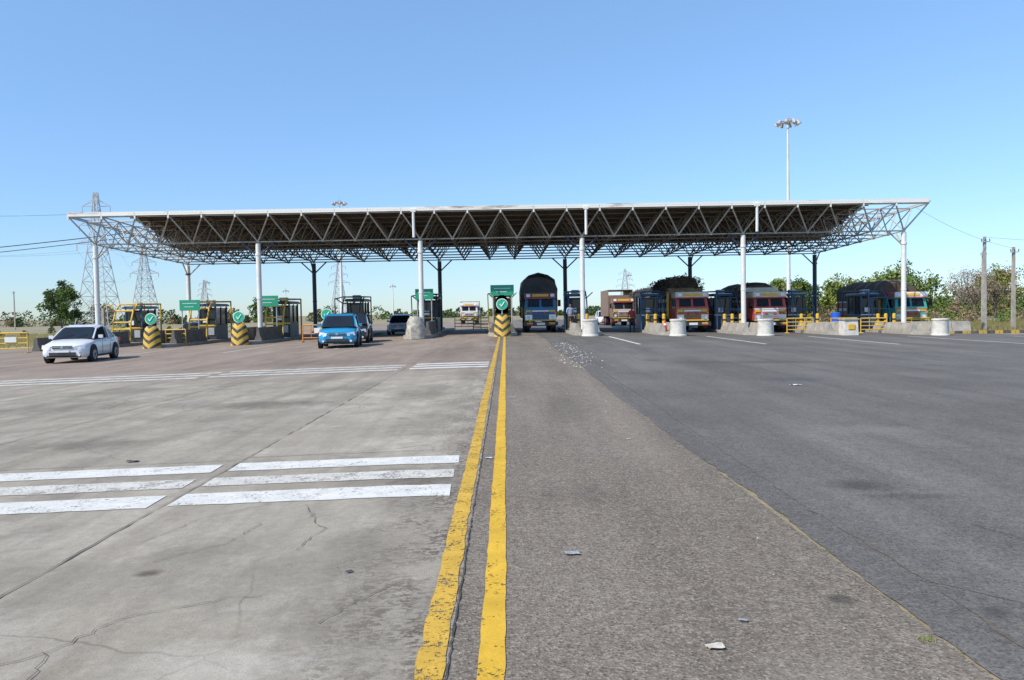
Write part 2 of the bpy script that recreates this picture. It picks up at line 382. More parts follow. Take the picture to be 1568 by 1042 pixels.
for i in range(160):
    y=2.6+rr.random()**2*22; x=rr.uniform(-6,7)*(.3+y/14)
    if i<110: x=rr.uniform(.2,1.9)+(rr.random()<.25)*1.2; y=3+rr.random()**1.5*26
    s=rr.uniform(.002,.006)*(1 if y<9 else 1.6); z=g(x,y)+.012
    b.add([(x-s,y,z),(x,y-s,z),(x+s*1.2,y,z),(x,y+s,z),(x,y,z+s*1.1)],[(0,1,4),(1,2,4),(2,3,4),(3,0,4)],rr.choice([M_grey,M_grey,M_wconc,M_crack]))
for i in range(170):
    y=20+rr.random()*16; x=2.05+rr.gauss(0,.35)+ (y-20)*.03; s=rr.uniform(.008,.032); z=g(x,y)+.01
    b.add([(x-s,y,z),(x,y-s,z),(x+s*1.2,y,z),(x,y+s,z),(x,y,z+s*.7)],[(0,1,4),(1,2,4),(2,3,4),(3,0,4)],rr.choice([M_grey,M_wconc,M_wconc]))
b.obj("loose_gravel")
b=MB(); lm=leaf_mat("weed_green",(.12,.19,.03),(.26,.28,.06)); gx,gy=1.86,3.42
for i in range(50):
    a=rr.uniform(0,6.28); d=rr.random()*.035; h=rr.uniform(.006,.018); x=gx+d*math.cos(a)*1.3;y=gy+d*math.sin(a)
    z=g(x,y)+.009; b.add([(x-.003,y,z),(x+.003,y,z),(x+rr.uniform(-.02,.02),y+rr.uniform(-.02,.02),z+h)],[(0,1,2)],lm)
b.obj("weed_tuft")

# ------------------------------------------------------------------ canopy
can=empty("toll_plaza_canopy")
X0,Y0,BAY=-26.2,47.5,2.0; NX,NY=26,8
zt=lambda y:7.66-(y-47.5)*.03
zb=lambda y:6.10-(y-48.5)*.026
fr=MB()
T=lambda i,j:Vector((X0+i*BAY,Y0+j*BAY,zt(Y0+j*BAY)))
B=lambda i,j:Vector((X0+1+i*BAY,Y0+1+j*BAY,zb(Y0+1+j*BAY)))
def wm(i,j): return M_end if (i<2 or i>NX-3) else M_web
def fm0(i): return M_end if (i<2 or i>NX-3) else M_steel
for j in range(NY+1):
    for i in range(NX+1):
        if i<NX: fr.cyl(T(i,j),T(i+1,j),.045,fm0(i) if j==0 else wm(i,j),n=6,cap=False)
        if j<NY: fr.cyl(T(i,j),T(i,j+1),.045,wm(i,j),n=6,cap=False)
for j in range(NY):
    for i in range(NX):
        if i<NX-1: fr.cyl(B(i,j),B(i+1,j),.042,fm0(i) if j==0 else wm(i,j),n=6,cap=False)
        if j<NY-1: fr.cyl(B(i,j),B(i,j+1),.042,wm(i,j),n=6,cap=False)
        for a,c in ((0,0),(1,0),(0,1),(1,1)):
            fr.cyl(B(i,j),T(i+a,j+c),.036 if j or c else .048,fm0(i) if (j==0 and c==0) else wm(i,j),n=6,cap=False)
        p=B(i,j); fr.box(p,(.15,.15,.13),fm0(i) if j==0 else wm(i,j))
fr.obj("space_frame",parent=can)
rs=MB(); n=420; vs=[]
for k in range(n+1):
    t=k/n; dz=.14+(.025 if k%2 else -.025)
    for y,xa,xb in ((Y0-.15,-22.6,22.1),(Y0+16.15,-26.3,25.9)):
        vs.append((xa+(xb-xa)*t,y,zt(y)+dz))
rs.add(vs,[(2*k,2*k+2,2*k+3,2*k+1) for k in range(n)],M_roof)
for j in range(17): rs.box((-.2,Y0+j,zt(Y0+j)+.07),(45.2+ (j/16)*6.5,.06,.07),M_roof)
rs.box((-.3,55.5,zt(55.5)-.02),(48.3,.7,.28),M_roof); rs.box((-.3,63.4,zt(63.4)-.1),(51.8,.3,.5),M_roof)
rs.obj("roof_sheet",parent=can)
fa=MB()
for i in range(NX):
    x=X0+i*BAY; fa.box((x+1,Y0-.12,zt(Y0)+.14),(BAY-.03,.05,.20),M_fas)
    fa.box((x,Y0-.1,zt(Y0)+.05),(.09,.06,.40),M_wcol)
fa.box((X0+26,Y0-.07,zt(Y0)+.26),(52.1,.14,.03),M_fas)
for sx in (X0-.05,X0+52.05):
    fa.box((sx,Y0+8,zt(Y0+8)+.10),(.05,16.2,.12),M_end,rx=-.03)
fa.obj("fascia_gutter",parent=can)
for x in (-5.45,4.95,15.3):
    d=MB(); d.cyl((x,Y0-.2,zt(Y0)+.1),(x,Y0-.15,6.1),.085,M_wcol,n=10); d.box((x,Y0-.2,7.7),(.3,.16,.16),M_wcol); d.obj("down_pipe",parent=can)
for X in (-25.2,-15.2,-5.2,4.8,14.8,24.8):
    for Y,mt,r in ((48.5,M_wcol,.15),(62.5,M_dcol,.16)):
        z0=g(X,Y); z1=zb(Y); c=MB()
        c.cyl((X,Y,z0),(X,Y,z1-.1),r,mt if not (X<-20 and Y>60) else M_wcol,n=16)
        c.cyl((X,Y,z0),(X,Y,z0+.35),r*2,M_grey,n=12)
        c.cyl((X,Y,z1-.85),(X,Y,z1-.72),r*1.25,mt,n=16)
        c.cyl((X,Y,z0+2.7),(X,Y,z0+2.78),r*1.12,mt,n=16)
        for dx,dy in ((-1,0),(1,0),(0,-1),(0,1)):
            yy=min(max(Y+dy,48.5),62.5); xx=min(max(X+dx,-25.2),24.8)
            if (xx,yy)!=(X,Y): c.cyl((X,Y,z1-.95),(xx,yy,zb(yy)),.05,M_dcol if abs(X)<20 else M_end,n=8)
        c.obj("canopy_column",parent=can)

# ------------------------------------------------------------------ islands, booths
ISL=[-25.2,-20.2,-15.2,-10.2,-5.2,-.2,4.8,9.8,14.8,19.8,24.8]
def jersey(b,x,y0,y1,z,h,mt,w=.5):
    prof=[(-w/2,0),(-w/2,.12),(-w*.25,.35),(-w*.16,h),(w*.16,h),(w*.25,.35),(w/2,.12),(w/2,0)]
    seg=1.6; y=y0
    while y<y1-.3:
        ye=min(y+seg,y1); b.loft([[(x+px,y+.02,z+pz) for px,pz in prof],[(x+px,ye-.02,z+pz) for px,pz in prof]],mt,smooth=False); y=ye
for k,X in enumerate(ISL):
    left=X<-.5 ; z=g(X,50)
    b=MB(); r=[]
    out=[(X-.85,66),(X-.85,46)]+[(X+.85*math.cos(a),46-.85*math.sin(a)) for a in [math.pi-math.pi*i/8 for i in range(1,8)]]+[(X+.85,46),(X+.85,66)]
    b.loft([[(x,y,z-.1) for x,y in out],[(x,y,z+.2) for x,y in out]],M_grey,smooth=False)
    b.obj("traffic_island",bevel=.02)
    b=MB()
    wmt=M_dgrey if X<2 else M_grey
    for s in (-1,1): jersey(b,X+s*.55,46.2,51.2,z+.2,.78 if left else .5,wmt,.4)
    b.obj("concrete_barrier")
    bo=MB(); by=54.2; zb0=z+.2; fm=M_blue if X>2 else (M_dark if k in (2,3,4) else M_blue)
    W,D,H=1.15,2.2,2.25
    bo.box((X,by,zb0+.5),(W,D,1.0),fm if X>2 else M_dark)
    for sx in (-1,1):
        for sy in (-1,1): bo.box((X+sx*(W/2-.05),by+sy*(D/2-.05),zb0+1.0+.62),(.10,.10,1.24),fm)
        bo.box((X+sx*(W/2-.05),by,zb0+1.62),(.07,.07,1.2),fm)
    bo.box((X,by,zb0+1.58),(W-.14,D-.14,1.14),M_glass)
    bo.box((X,by,zb0+2.32),(W+.16,D+.4,.13),fm); bo.box((X,by,zb0+2.41),(W+.02,D+.2,.04),M_white if X>2 else M_dark)
    bo.box((X,by-D/2-.005,zb0+.95),(W+.02,.05,.1),M_yellow if X<2 else M_white)
    bo.box((X-.15,by-D/2+.02,zb0+1.3),(.35,.03,.3),M_white)
    bo.box((X+.25,by-D/2-.03,zb0+.55),(.4,.04,.5),M_orange if X>2 and k%2 else M_galv)
    bo.box((X,by-.4,zb0+2.56),(.5,.45,.26),M_galv)
    bo.obj("toll_booth",bevel=.012)
    gd=MB(); gm=M_yellow if (X<-12 or abs(X+.2)<.1) else (M_dark if X<2 else M_blue)
    gr_=.055 if X<-12 else .042
    for sx in (-.58,.58):
        gd.tube([(X+sx,51.3,zb0),(X+sx,51.5,zb0+1.35),(X+sx,51.9,zb0+2.1),(X+sx,52.5,zb0+2.55),(X+sx,56,zb0+2.6),(X+sx,56,zb0)],gr_,gm,8)
        gd.tube([(X+sx,51.4,zb0+.9),(X+sx,52.9,zb0+.9)],gr_*.8,gm)
        gd.cyl((X+sx,51.9,zb0+2.1),(X+sx*1.6,51.4,zb0+2.45),.035,gm,n=6)
    for yy,zz in ((51.45,.9),(51.5,1.35),(51.9,2.1),(52.5,2.55),(56,2.6)):
        gd.cyl((X-.58,yy,zb0+zz),(X+.58,yy,zb0+zz),gr_,gm,n=8)
    gd.tube([(X-.9,51.2,zb0),(X-.95,51.2,zb0+2.4),(X-.3,51.2,zb0+2.55)],.035,gm)
    gd.obj("booth_guard_frame")
    if X>2:
        for sx in (-.6,-.1,.45):
            p=MB(); p.cyl((X+sx,50.6,zb0-.1),(X+sx,50.6,zb0+1.0),.11,M_yellow,n=14); p.cyl((X+sx,50.6,zb0+1.0),(X+sx,50.6,zb0+1.05),.11,M_yellow,.05,n=14)
            p.cyl((X+sx,50.6,zb0+.6),(X+sx,50.6,zb0+.72),.113,M_dark,n=14); p.obj("yellow_bollard")
    zn=g(X,44.9)
    if X>2 and k!=9:
        p=MB(); prof=[(.5,0),(.5,.06),(.455,.1),(.43,.8),(.44,.86),(.47,.88),(.47,.95),(.40,.97),(.38,.9)]
        p.loft([[(r*math.cos(2*math.pi*i/20),r*math.sin(2*math.pi*i/20),h) for i in range(20)] for r,h in prof],M_wconc)
        p.obj("concrete_drum",(X,44.4,g(X,44.4)))
    elif k==9:
        p=MB(); p.box((0,0,.45),(.85,.8,.9),M_wconc,top=.93); p.box((0,-.02,.93),(.9,.85,.08),M_grey); p.box((0,-.42,.5),(.4,.03,.3),M_yellow); p.obj("concrete_block",(X,45,g(X,45)),bevel=.03)
    elif k==4:
        p=MB(); rr=random.Random(3); rings=[]
        for h,w in ((0,.62),(.3,.6),(.6,.55),(.9,.5),(1.15,.42),(1.3,.3)):
            rings.append([((w+rr.uniform(-.06,.06))*math.cos(2*math.pi*i/10),(w+rr.uniform(-.06,.06))*math.sin(2*math.pi*i/10),h+rr.uniform(-.05,.05)) for i in range(10)])
        p.loft(rings,mat("weathered_masonry",(.46,.42,.35),.95,.35,5,0,.5),smooth=False); p.obj("broken_masonry_pillar",(X+.0,44.9,zn))
    elif k in (1,2,3,5):
        p=MB(); rings=[]
        for h,w in ((0,.52),(.1,.5),(.8,.44),(1.1,.38),(1.25,.26),(1.3,.12)):
            rings.append([(w*math.cos(2*math.pi*i/16),w*.9*math.sin(2*math.pi*i/16),h) for i in range(16)])
        p.loft(rings,M_chev); par=p.obj("crash_bollard",(X,44.7,zn))
        hd={1:1.68,2:1.62,3:1.6,5:1.85}[k]
        s=MB(); s.cyl((0,0,1.2),(0,0,hd+.1),.04,M_galv)
        if k==5:
            s.add([(-.36,-.02,hd-.5),(.36,-.02,hd-.5),(.3,-.02,hd+.35),(.12,-.02,hd+.52),(-.12,-.02,hd+.52),(-.3,-.02,hd+.35)],[(0,1,2,3,4,5),(5,4,3,2,1,0)],M_white)
        s.cyl((0,-.05,hd),(0,-.08,hd),.33,M_white,n=28); s.cyl((0,-.085,hd),(0,-.10,hd),.29,mat("bright_green_sign",(.02,.42,.22),.4,.05),n=28)
        for a,c in (((-.13,.02),(-.03,-.12)),((-.03,-.12),(.15,.14))):
            s.cyl((a[0],-.11,hd+a[1]),(c[0],-.11,hd+c[1]),.03,M_white,n=6)
        s.obj("lane_open_sign",(X,44.7,zn))
    if k in (1,2,4,5):
        s=MB(); w={1:1.3,2:1.3,4:1.15,5:1.5}[k]; zc=z+({1:2.5,2:2.6,4:2.7,5:2.8}[k]); yb=50.2
        for sx in (-1,1): s.cyl((X+sx*w*.4,yb+.05,z+.2),(X+sx*w*.4,yb+.05,zc+.3),.035,M_galv)
        s.box((X,yb,zc),(w,.05,.68),M_green)
        s.box((X,yb-.03,zc+.12),(w*.7,.012,.03),M_white); s.box((X-.05,yb-.03,zc-.1),(w*.45,.012,.03),M_white)
        s.obj("green_lane_sign",bevel=0)
def barricade(x,y,w,h,mt,rz=0,panel=None):
    b=MB()
    for sx in (-w/2,w/2):
        b.cyl((sx,0,.0),(sx,0,h),.035,mt); b.cyl((sx,-.3,.03),(sx,.3,.03),.035,mt)
    for zz in (.25,.5,.75,1): b.cyl((-w/2,0,h*zz),(w/2,0,h*zz),.03 if zz<1 else .04,mt)
    nn=int(w/.5)
    for i in range(1,nn): b.cyl((-w/2+i*w/nn,0,.25*h),(-w/2+i*w/nn,0,h),.018,mt)
    if panel: b.box((.1*w,-.05,h*.68),(w*.28,.02,.3),panel)
    b.obj("steel_barricade",(x,y,g(x,y)),rz)
barricade(-28.0,44,2.2,1.15,M_yellow,.1,M_white); barricade(-30.6,43.8,2.2,1.15,M_yellow,0,M_white)
barricade(-33.0,44.4,2.2,1.15,M_orange,0)
barricade(-19.9,47.2,1.2,1.0,M_yellow,0)
barricade(-11.2,46,1.5,1.0,M_orange,0,M_white)
for x in (18.7,21.5,23.4,26.1): barricade(x,49.5,1.7,.95,M_yellow,.05)
barricade(-3.2,66,2.2,1.1,M_yellow,0); barricade(-1.9,60,1.2,1.0,M_yellow,0)
b=MB(); prof=[(.27,0),(.29,.03),(.29,.3),(.31,.32),(.29,.34),(.29,.6),(.31,.62),(.29,.64),(.29,.88),(.24,.92)]
b.loft([[(r*math.cos(2*math.pi*i/16),r*math.sin(2*math.pi*i/16),h) for i in range(16)] for r,h in prof],mat("blue_plastic",(.02,.12,.6),.4,.1)); b.obj("blue_drum",(21.6,51,g(21.6,51)+.4))
b=MB(); b.box((0,0,.2),(.8,.8,.4),M_grey); b.obj("concrete_plinth",(21.6,51,g(21.6,51)))
b=MB(); b.box((0,0,.02),(.36,.36,.04),M_black); b.cyl((0,0,.04),(0,0,.7),.14,mat("cone_red",(.6,.06,.02),.5,.1),.03,n=14); b.cyl((0,0,.35),(0,0,.47),.10,M_white,.082,n=14)
b.obj("traffic_cone",(9.8,48.0,g(9.8,50)+.204))
b=MB()
for i in range(34): b.box((27.3+i*1.0+.48,47.8,g(30,48)+.09),(.96,.28,.22),M_kerb)
b.obj("striped_kerb")
b=MB()
jersey(b,-27.6,46,64,g(-28,50),.8,M_dgrey); b.obj("concrete_barrier")
b=MB(); prof=[(-.25,0),(-.25,.12),(-.12,.35),(-.08,.75),(.08,.75),(.12,.35),(.25,.12),(.25,0)]
x=25.4
while x<28.8:
    b.loft([[(x+.02,48.6+py,g(x,48)+pz) for py,pz in prof],[(x+1.18,48.6+py,g(x,48)+pz) for py,pz in prof]],M_grey,smooth=False); x+=1.2
b.obj("concrete_barrier")

# ------------------------------------------------------------------ cars
def car(name,loc,rz,paint,sedan=True,L=4.2,scale=1.0):
    b=MB(); h=L/2; pm=paint
    st=[(-h,.60,.30,.56),(-h+.08,.74,.22,.66),(-h+.3,.82,.2,.76),(-h+.8,.85,.2,.84),(-h+1.15,.855,.2,.91),
        (0,.86,.2,.93),(h-1.1,.855,.2,.95),(h-.6,.85,.2,.97 if sedan else .96),(h-.15,.80,.22,.95 if sedan else .93),(h,.68,.32,.82)]
    rings=[]
    for y,w,z0,z1 in st:
        half=[(w*.88,z0),(w*.985,z0+.1),(w,(z0+z1)/2-.02),(w*.985,z1-.16),(w*.93,z1-.05),(w*.8,z1),(w*.4,z1+.025)]
        rings.append([(x,y,z) for x,z in half]+[(-x,y,z) for x,z in reversed(half)])
    b.loft(rings,pm)
    if sedan: gs=[(-h+1.05,.76,.90,.72),(-h+1.75,.79,1.38,.60),(-h+2.25,.79,1.47,.61),(h-1.3,.78,1.43,.60),(h-.55,.74,.97,.70)]
    else: gs=[(-h+.92,.76,.90,.72),(-h+1.6,.79,1.42,.62),(-h+2.1,.79,1.52,.63),(h-.6,.78,1.48,.60),(h-.12,.75,.97,.71)]
    base=.93; rg=[]
    for y,wb,z,wt in gs:
        zz=max(z,base+.0)
        rg.append([(wb,y,base-.03),(wt+.04,y,zz-.07 if z>1.2 else zz),(wt-.08,y,zz),(-(wt-.08),y,zz),(-(wt+.04),y,zz-.07 if z>1.2 else zz),(-wb,y,base-.03)])
    def mf(j,i):
        if i in (0,4): return M_glass
        if j==0 or j==len(gs)-2: return M_glass
        return pm
    b.loft(rg,pm,cap=False,matf=mf)
    for s in (-1,1):
        for j in range(len(rg)-1):
            p=rg[j][1 if s>0 else 4]; q=rg[j+1][1 if s>0 else 4]; b.cyl(p,q,.035,pm,n=6)
        mid=gs[2]; b.cyl((s*mid[1],mid[0]+.12,base),(s*(mid[3]+.045),mid[0]+.12,mid[2]-.07),.035,M_black,n=6)
        b.cyl((s*gs[3][1],gs[3][0]-.05,base),(s*(gs[3][3]+.04),gs[3][0]-.05,gs[3][2]-.07),.05,pm,n=6)
        b.box((s*.93,-h+1.4,1.0),(.16,.09,.13),pm); b.box((s*.865,.1,.80),(.02,.16,.03),M_chrome if sedan else pm)
        b.box((s*.865,.95,.80),(.02,.16,.03),M_chrome if sedan else pm)
        b.box((s*.85,0,.24),(.03,2.2,.07),M_black)
        b.box((s*.868,-.28,.6),(.006,.012,.6),M_black); b.box((s*.868,.62,.6),(.006,.012,.6),M_black)
        for y in (-h+.82,h-.82):
            b.cyl((s*.70,y,.34),(s*.872,y,.34),.37,M_black,n=24)
            b.cyl((s*.70,y,.30),(s*.885,y,.30),.30,M_black,n=24)
            b.cyl((s*.86,y,.30),(s*.893,y,.30),.19,M_galv,n=16)
            b.cyl((s*.89,y,.30),(s*.90,y,.30),.06,M_dark,n=10)
            for a in range(5):
                t=a*1.2566; b.cyl((s*.897,y+.06*math.cos(t),.3+.06*math.sin(t)),(s*.897,y+.18*math.cos(t+.5),.3+.18*math.sin(t+.5)),.012,M_dark,n=4)
        b.loft([[(s*.42,-h+.055,.66),(s*.72,-h+.16,.72),(s*.75,-h+.19,.56),(s*.46,-h+.02,.53)],
                [(s*.42,-h+.01,.655),(s*.75,-h+.08,.72),(s*.79,-h+.12,.56),(s*.46,-h-.03,.535)]],M_lamp,smooth=False)
        b.cyl((s*.6,-h+.02,.32),(s*.6,-h-.02,.32),.055,M_lamp,n=10)
        b.box((s*.70,h-.03,.80),(.2,.1,.18),M_red)
    b.box((0,-h-.01,.63),(.72,.06,.10),M_dark); b.box((0,-h-.045,.635),(.72,.01,.025),M_chrome); b.box((0,-h-.05,.63),(.1,.02,.08),M_chrome)
    b.box((0,-h+.0,.36),(.95,.08,.13),M_dark); b.box((0,-h-.03,.46),(.5,.015,.10),M_white)
    b.box((0,-h+.05,.27),(1.3,.1,.06),M_black)
    b.cyl((-.45,-h+1.02,.965),(-.05,-h+1.25,1.10),.01,M_black,n=4); b.cyl((.15,-h+1.02,.965),(.5,-h+1.25,1.10),.01,M_black,n=4)
    ob=b.obj(name,(loc[0],loc[1],g(loc[0],loc[1])+.01),rz); ob.scale=(scale,)*3; return ob
def carpaint(name,c):
    m=mat(name,c,.28,.03,2); m.node_tree.nodes["Principled BSDF"].inputs["Coat Weight"].default_value=.6; return m
car("white_sedan_car",(-17.45,32.3),R(8.5),carpaint("white_car_paint",(.74,.74,.74)),True,4.1,1.0)
car("blue_hatchback_car",(-7.95,37.6),R(7),carpaint("blue_car_paint",(.01,.27,.50)),False,3.8,1.04)
car("dark_hatchback_car",(-8.35,42.8),R(6),carpaint("dark_car_paint",(.03,.035,.045)),False,3.9,1.08)
car("grey_hatchback_car",(-7.75,58),R(0),carpaint("silver_car_paint",(.5,.51,.52)),False,3.8,.98)
car("white_hatchback_car",(10.6,84),R(0),carpaint("white_car_paint",(.74,.74,.74)),False,3.8,1.0)
car("dark_hatchback_car",(-22.6,57),R(0),carpaint("dark_car_paint",(.03,.035,.045)),False,3.8,.95)

# ------------------------------------------------------------------ trucks
def truck(name,loc,cab,band,low,load,L=8.5,loadtop=3.9,rz=0,W=2.2,board=None,bodyc=None,cover=None):
    b=MB(); w=W/2; BW=W+.22; bw=BW/2; board=board or band; bodyc=bodyc or M_wood; cover=cover or M_tarp
    for s in (-1,1): b.box((s*.42,L/2,.78),(.12,L-.4,.25),M_dark)
    for y in (1.15,L-2.6,L-1.4):
        for s in (-1,1):
            b.cyl((s*(w-.36),y,.5),(s*(w-.04),y,.5),.5,M_black,n=22); b.cyl((s*(w-.08),y,.5),(s*(w-.02),y,.5),.24,M_red,n=14)
        b.cyl((-w+.3,y,.5),(w-.3,y,.5),.09,M_dark)
    def ring(z,y0,y1,ww): return [(-ww,y0,z),(ww,y0,z),(ww,y1,z),(-ww,y1,z)]
    b.loft([ring(.80,.02,1.9,w-.05),ring(1.05,-.02,1.9,w-.02),ring(1.58,.0,1.9,w-.02)],cab,smooth=False)
    b.loft([ring(1.58,.0,1.9,w-.02),ring(2.32,.18,1.9,w-.10)],cab,smooth=False,cap=False)
    b.loft([ring(2.32,.18,1.9,w-.10),ring(2.62,.26,1.9,w-.14),ring(2.70,.45,1.85,w-.3)],band,smooth=False)
    b.box((0,.04,2.47),(W-.02,.06,.40),board,rx=-.2); b.box((0,-.01,2.49),(W*.5,.04,.17),M_yellow,rx=-.2)
    b.box((0,-.02,2.30),(W-.04,.04,.05),M_red,rx=-.2)
    for s in (-1,1): b.box((s*W*.37,-.01,2.49),(.26,.04,.2),M_white,rx=-.2)
    for s in (-1,1):
        b.add([(s*.07,-.012,1.72),(s*(w-.24),-.012,1.72),(s*(w-.28),.125,2.22),(s*.07,.125,2.22)],[(0,1,2,3),(3,2,1,0)],M_glass)
        b.add([(s*(w-.0),.28,1.62),(s*(w-.0),1.1,1.62),(s*(w-.085),1.1,2.22),(s*(w-.085),.4,2.22)],[(0,1,2,3),(3,2,1,0)],M_glass)
        b.cyl((s*.3,-.04,1.7),(s*.7,.05,1.98),.014,M_black,n=4)
        b.box((s*(w+.16),-.05,1.95),(.2,.06,.44),M_black); b.cyl((s*(w-.06),.1,2.2),(s*(w+.16),-.02,2.15),.018,M_black,n=5)
        b.box((s*(w-.30),-.05,1.02),(.46,.06,.34),M_chrome)
        b.cyl((s*(w-.30),-.06,1.02),(s*(w-.30),-.12,1.02),.15,M_chrome,n=16); b.cyl((s*(w-.30),-.11,1.02),(s*(w-.30),-.135,1.02),.125,M_lamp,n=16)
        b.box((s*(w-.10),-.05,1.3),(.12,.06,.12),M_amber)
        b.box((s*(w-.30),-.03,1.44),(.38,.02,.14),M_yellow)
        b.cyl((s*.28,-.09,1.26),(s*.28,-.11,1.26),.09,M_red,n=12)
        b.box((s*.8,-.22,.38),(.28,.02,.16),M_black)
    b.box((0,-.04,1.15),(1.1,.05,.46),low)
    for i in range(5): b.box((0,-.075,.97+i*.09),(1.05,.02,.035),M_dark)
    b.box((0,-.035,1.56),(W-.12,.03,.09),low); b.box((0,-.05,1.44),(1.15,.02,.10),M_white)
    b.box((0,-.06,.82),(W-.1,.05,.09),M_yellow)
    b.box((0,-.20,.58),(W+.1,.24,.26),M_dark); b.box((0,-.33,.58),(.55,.02,.15),M_white)
    for s in (-1,1):
        b.box((s*.75,-.33,.62),(.4,.02,.09),M_yellow); b.box((s*.75,-.33,.53),(.4,.02,.07),M_red)
    bh=2.35 if load!='box' else loadtop
    b.box((0,(2.1+L)/2,1.02),(BW,L-2.1,.12),M_wood)
    for s in (-1,1):
        n=int((L-2.2)/.75)
        if load=='box':
            b.box((s*(bw-.03),(2.1+L)/2,(1.08+bh)/2),(.05,L-2.15,bh-1.08),cab)
        else:
            for q in range(4): b.box((s*(bw-.03),(2.1+L)/2,1.22+q*.31),(.05,L-2.15,.26),board if q%2 else bodyc)
            for i in range(n+1): b.box((s*(bw+.01),2.2+i*(L-2.35)/n,(1.05+bh)/2),(.06,.08,bh-1.0),M_dark)
            b.box((s*(bw-.0),1.98,1.9),(.14,.1,1.7),M_yellow)
    ht=min(loadtop-.15,3.0)
    b.box((0,2.1,(1.08+ht)/2),(BW,.06,ht-1.08),bodyc if load!='box' else cab); b.box((0,L,1.7),(BW,.06,1.3),M_wood)
    if load!='box' and loadtop<3.5:
        b.box((0,1.80,(2.72+ht)/2),(BW-.1,.05,ht-2.72),board)
    if load=='box': b.box((0,(2.1+L)/2,bh),(BW,L-2.1,.06),cab)
    if load=='tarp':
        rr=random.Random(int(loc[0]*7)); rings=[]; n=9
        y0=1.75 if loadtop>3.5 else 2.15
        for j in range(n+1):
            y=y0+(L-y0+.05)*j/n; e=1-.13*(j in (0,n)); e2=(.06 if loadtop>3.5 else .12)*math.sin(j*2.1)
            pr=[(-1.04,2.2),(-1.05,2.9),(-.93,.70),(-.55,.92),(0,1.0),(.55,.92),(.93,.70),(1.05,2.9),(1.04,2.2)]
            ring=[]
            for x,z in pr:
                zz=min(z,loadtop-.5) if z>1.5 else 2.3+(loadtop-2.3)*z*e
                ring.append((x*bw+rr.uniform(-.03,.03),y,zz+rr.uniform(-.05,.05)+(e2 if z<=1 else 0)))
            rings.append(ring)
        b.loft(rings,cover,smooth=True)
        for j in range(1,n,2):
            for a,c in zip(rings[j][:-1],rings[j][1:]): b.cyl(Vector(a)*1.004,Vector(c)*1.004,.018,M_grey,n=4)
    if load=='brush':
        rr=random.Random(9); mt=mat("dark_brushwood",(.085,.06,.038),.95,.5,3)
        b.loft([[(x*w,y,z) for x,z in ((-.95,1.3),(-1.0,2.7),(-.7,loadtop-.35),(0,loadtop-.2),(.7,loadtop-.35),(1.0,2.7),(.95,1.3))] for y in (2.2,3.5,L-.4,L)],mt)
        for i in range(2400):
            y=rr.uniform(1.6,L+.1); x=rr.uniform(-1.15,1.15)*w; z=loadtop-.35-abs(x)*.3+rr.uniform(-.5,.3)
            d=Vector((rr.gauss(0,1),rr.gauss(0,1),rr.gauss(0,.5))).normalized()*rr.uniform(.12,.3)
            p=Vector((x,y,z)); q=d.orthogonal().normalized()*.05
            b.add([p-q,p+q,p+d],[(0,1,2)],mt)
    b.obj(name,(loc[0],loc[1],g(loc[0],loc[1])+.008),rz)
M_tb=mat("truck_blue",(.03,.17,.33),.45,.15,3,0,.2); M_tc=mat("truck_cream",(.66,.57,.42),.5,.12,3,0,.25)
M_tr=mat("truck_red",(.50,.07,.05),.45,.2,3,0,.25); M_tt=mat("truck_teal",(.05,.36,.32),.45,.15,3,0,.2)
M_tw=mat("truck_white",(.72,.69,.64),.45,.1,3,0,.2); M_tm=mat("truck_maroon",(.17,.05,.045),.5,.2,3,0,.3); M_tbr=mat("truck_brown",(.24,.15,.10),.6,.2,3,0,.25)
M_tor=mat("truck_orange",(.58,.24,.08),.5,.15,3,0,.3)
truck("cargo_truck",(2.35,52.6),M_tb,M_tm,M_tb,'tarp',8.5,4.05,board=M_tm)
truck("cargo_truck",(12.3,51.4),M_tr,M_tc,M_tor,'brush',8.5,4.0,board=M_tc,bodyc=M_wood)
truck("cargo_truck",(17.3,51.0),M_tr,M_tc,M_tw,'tarp',8.5,3.3,board=M_tc,bodyc=M_wood,cover=M_btarp)
truck("cargo_truck",(27.1,52.0),M_tt,M_tr,M_tor,'tarp',8.8,3.55,board=M_tw,bodyc=M_tr,cover=M_btarp)
truck("box_truck",(11.2,74),M_tbr,M_tbr,M_tw,'box',8,3.5)
truck("cargo_truck",(-4.6,98),M_tw,M_tw,M_tw,'box',6,2.9)
truck("cargo_truck",(13.3,68),M_tbr,M_tor,M_tr,'brush',8,3.7,board=M_wood,bodyc=M_wood)

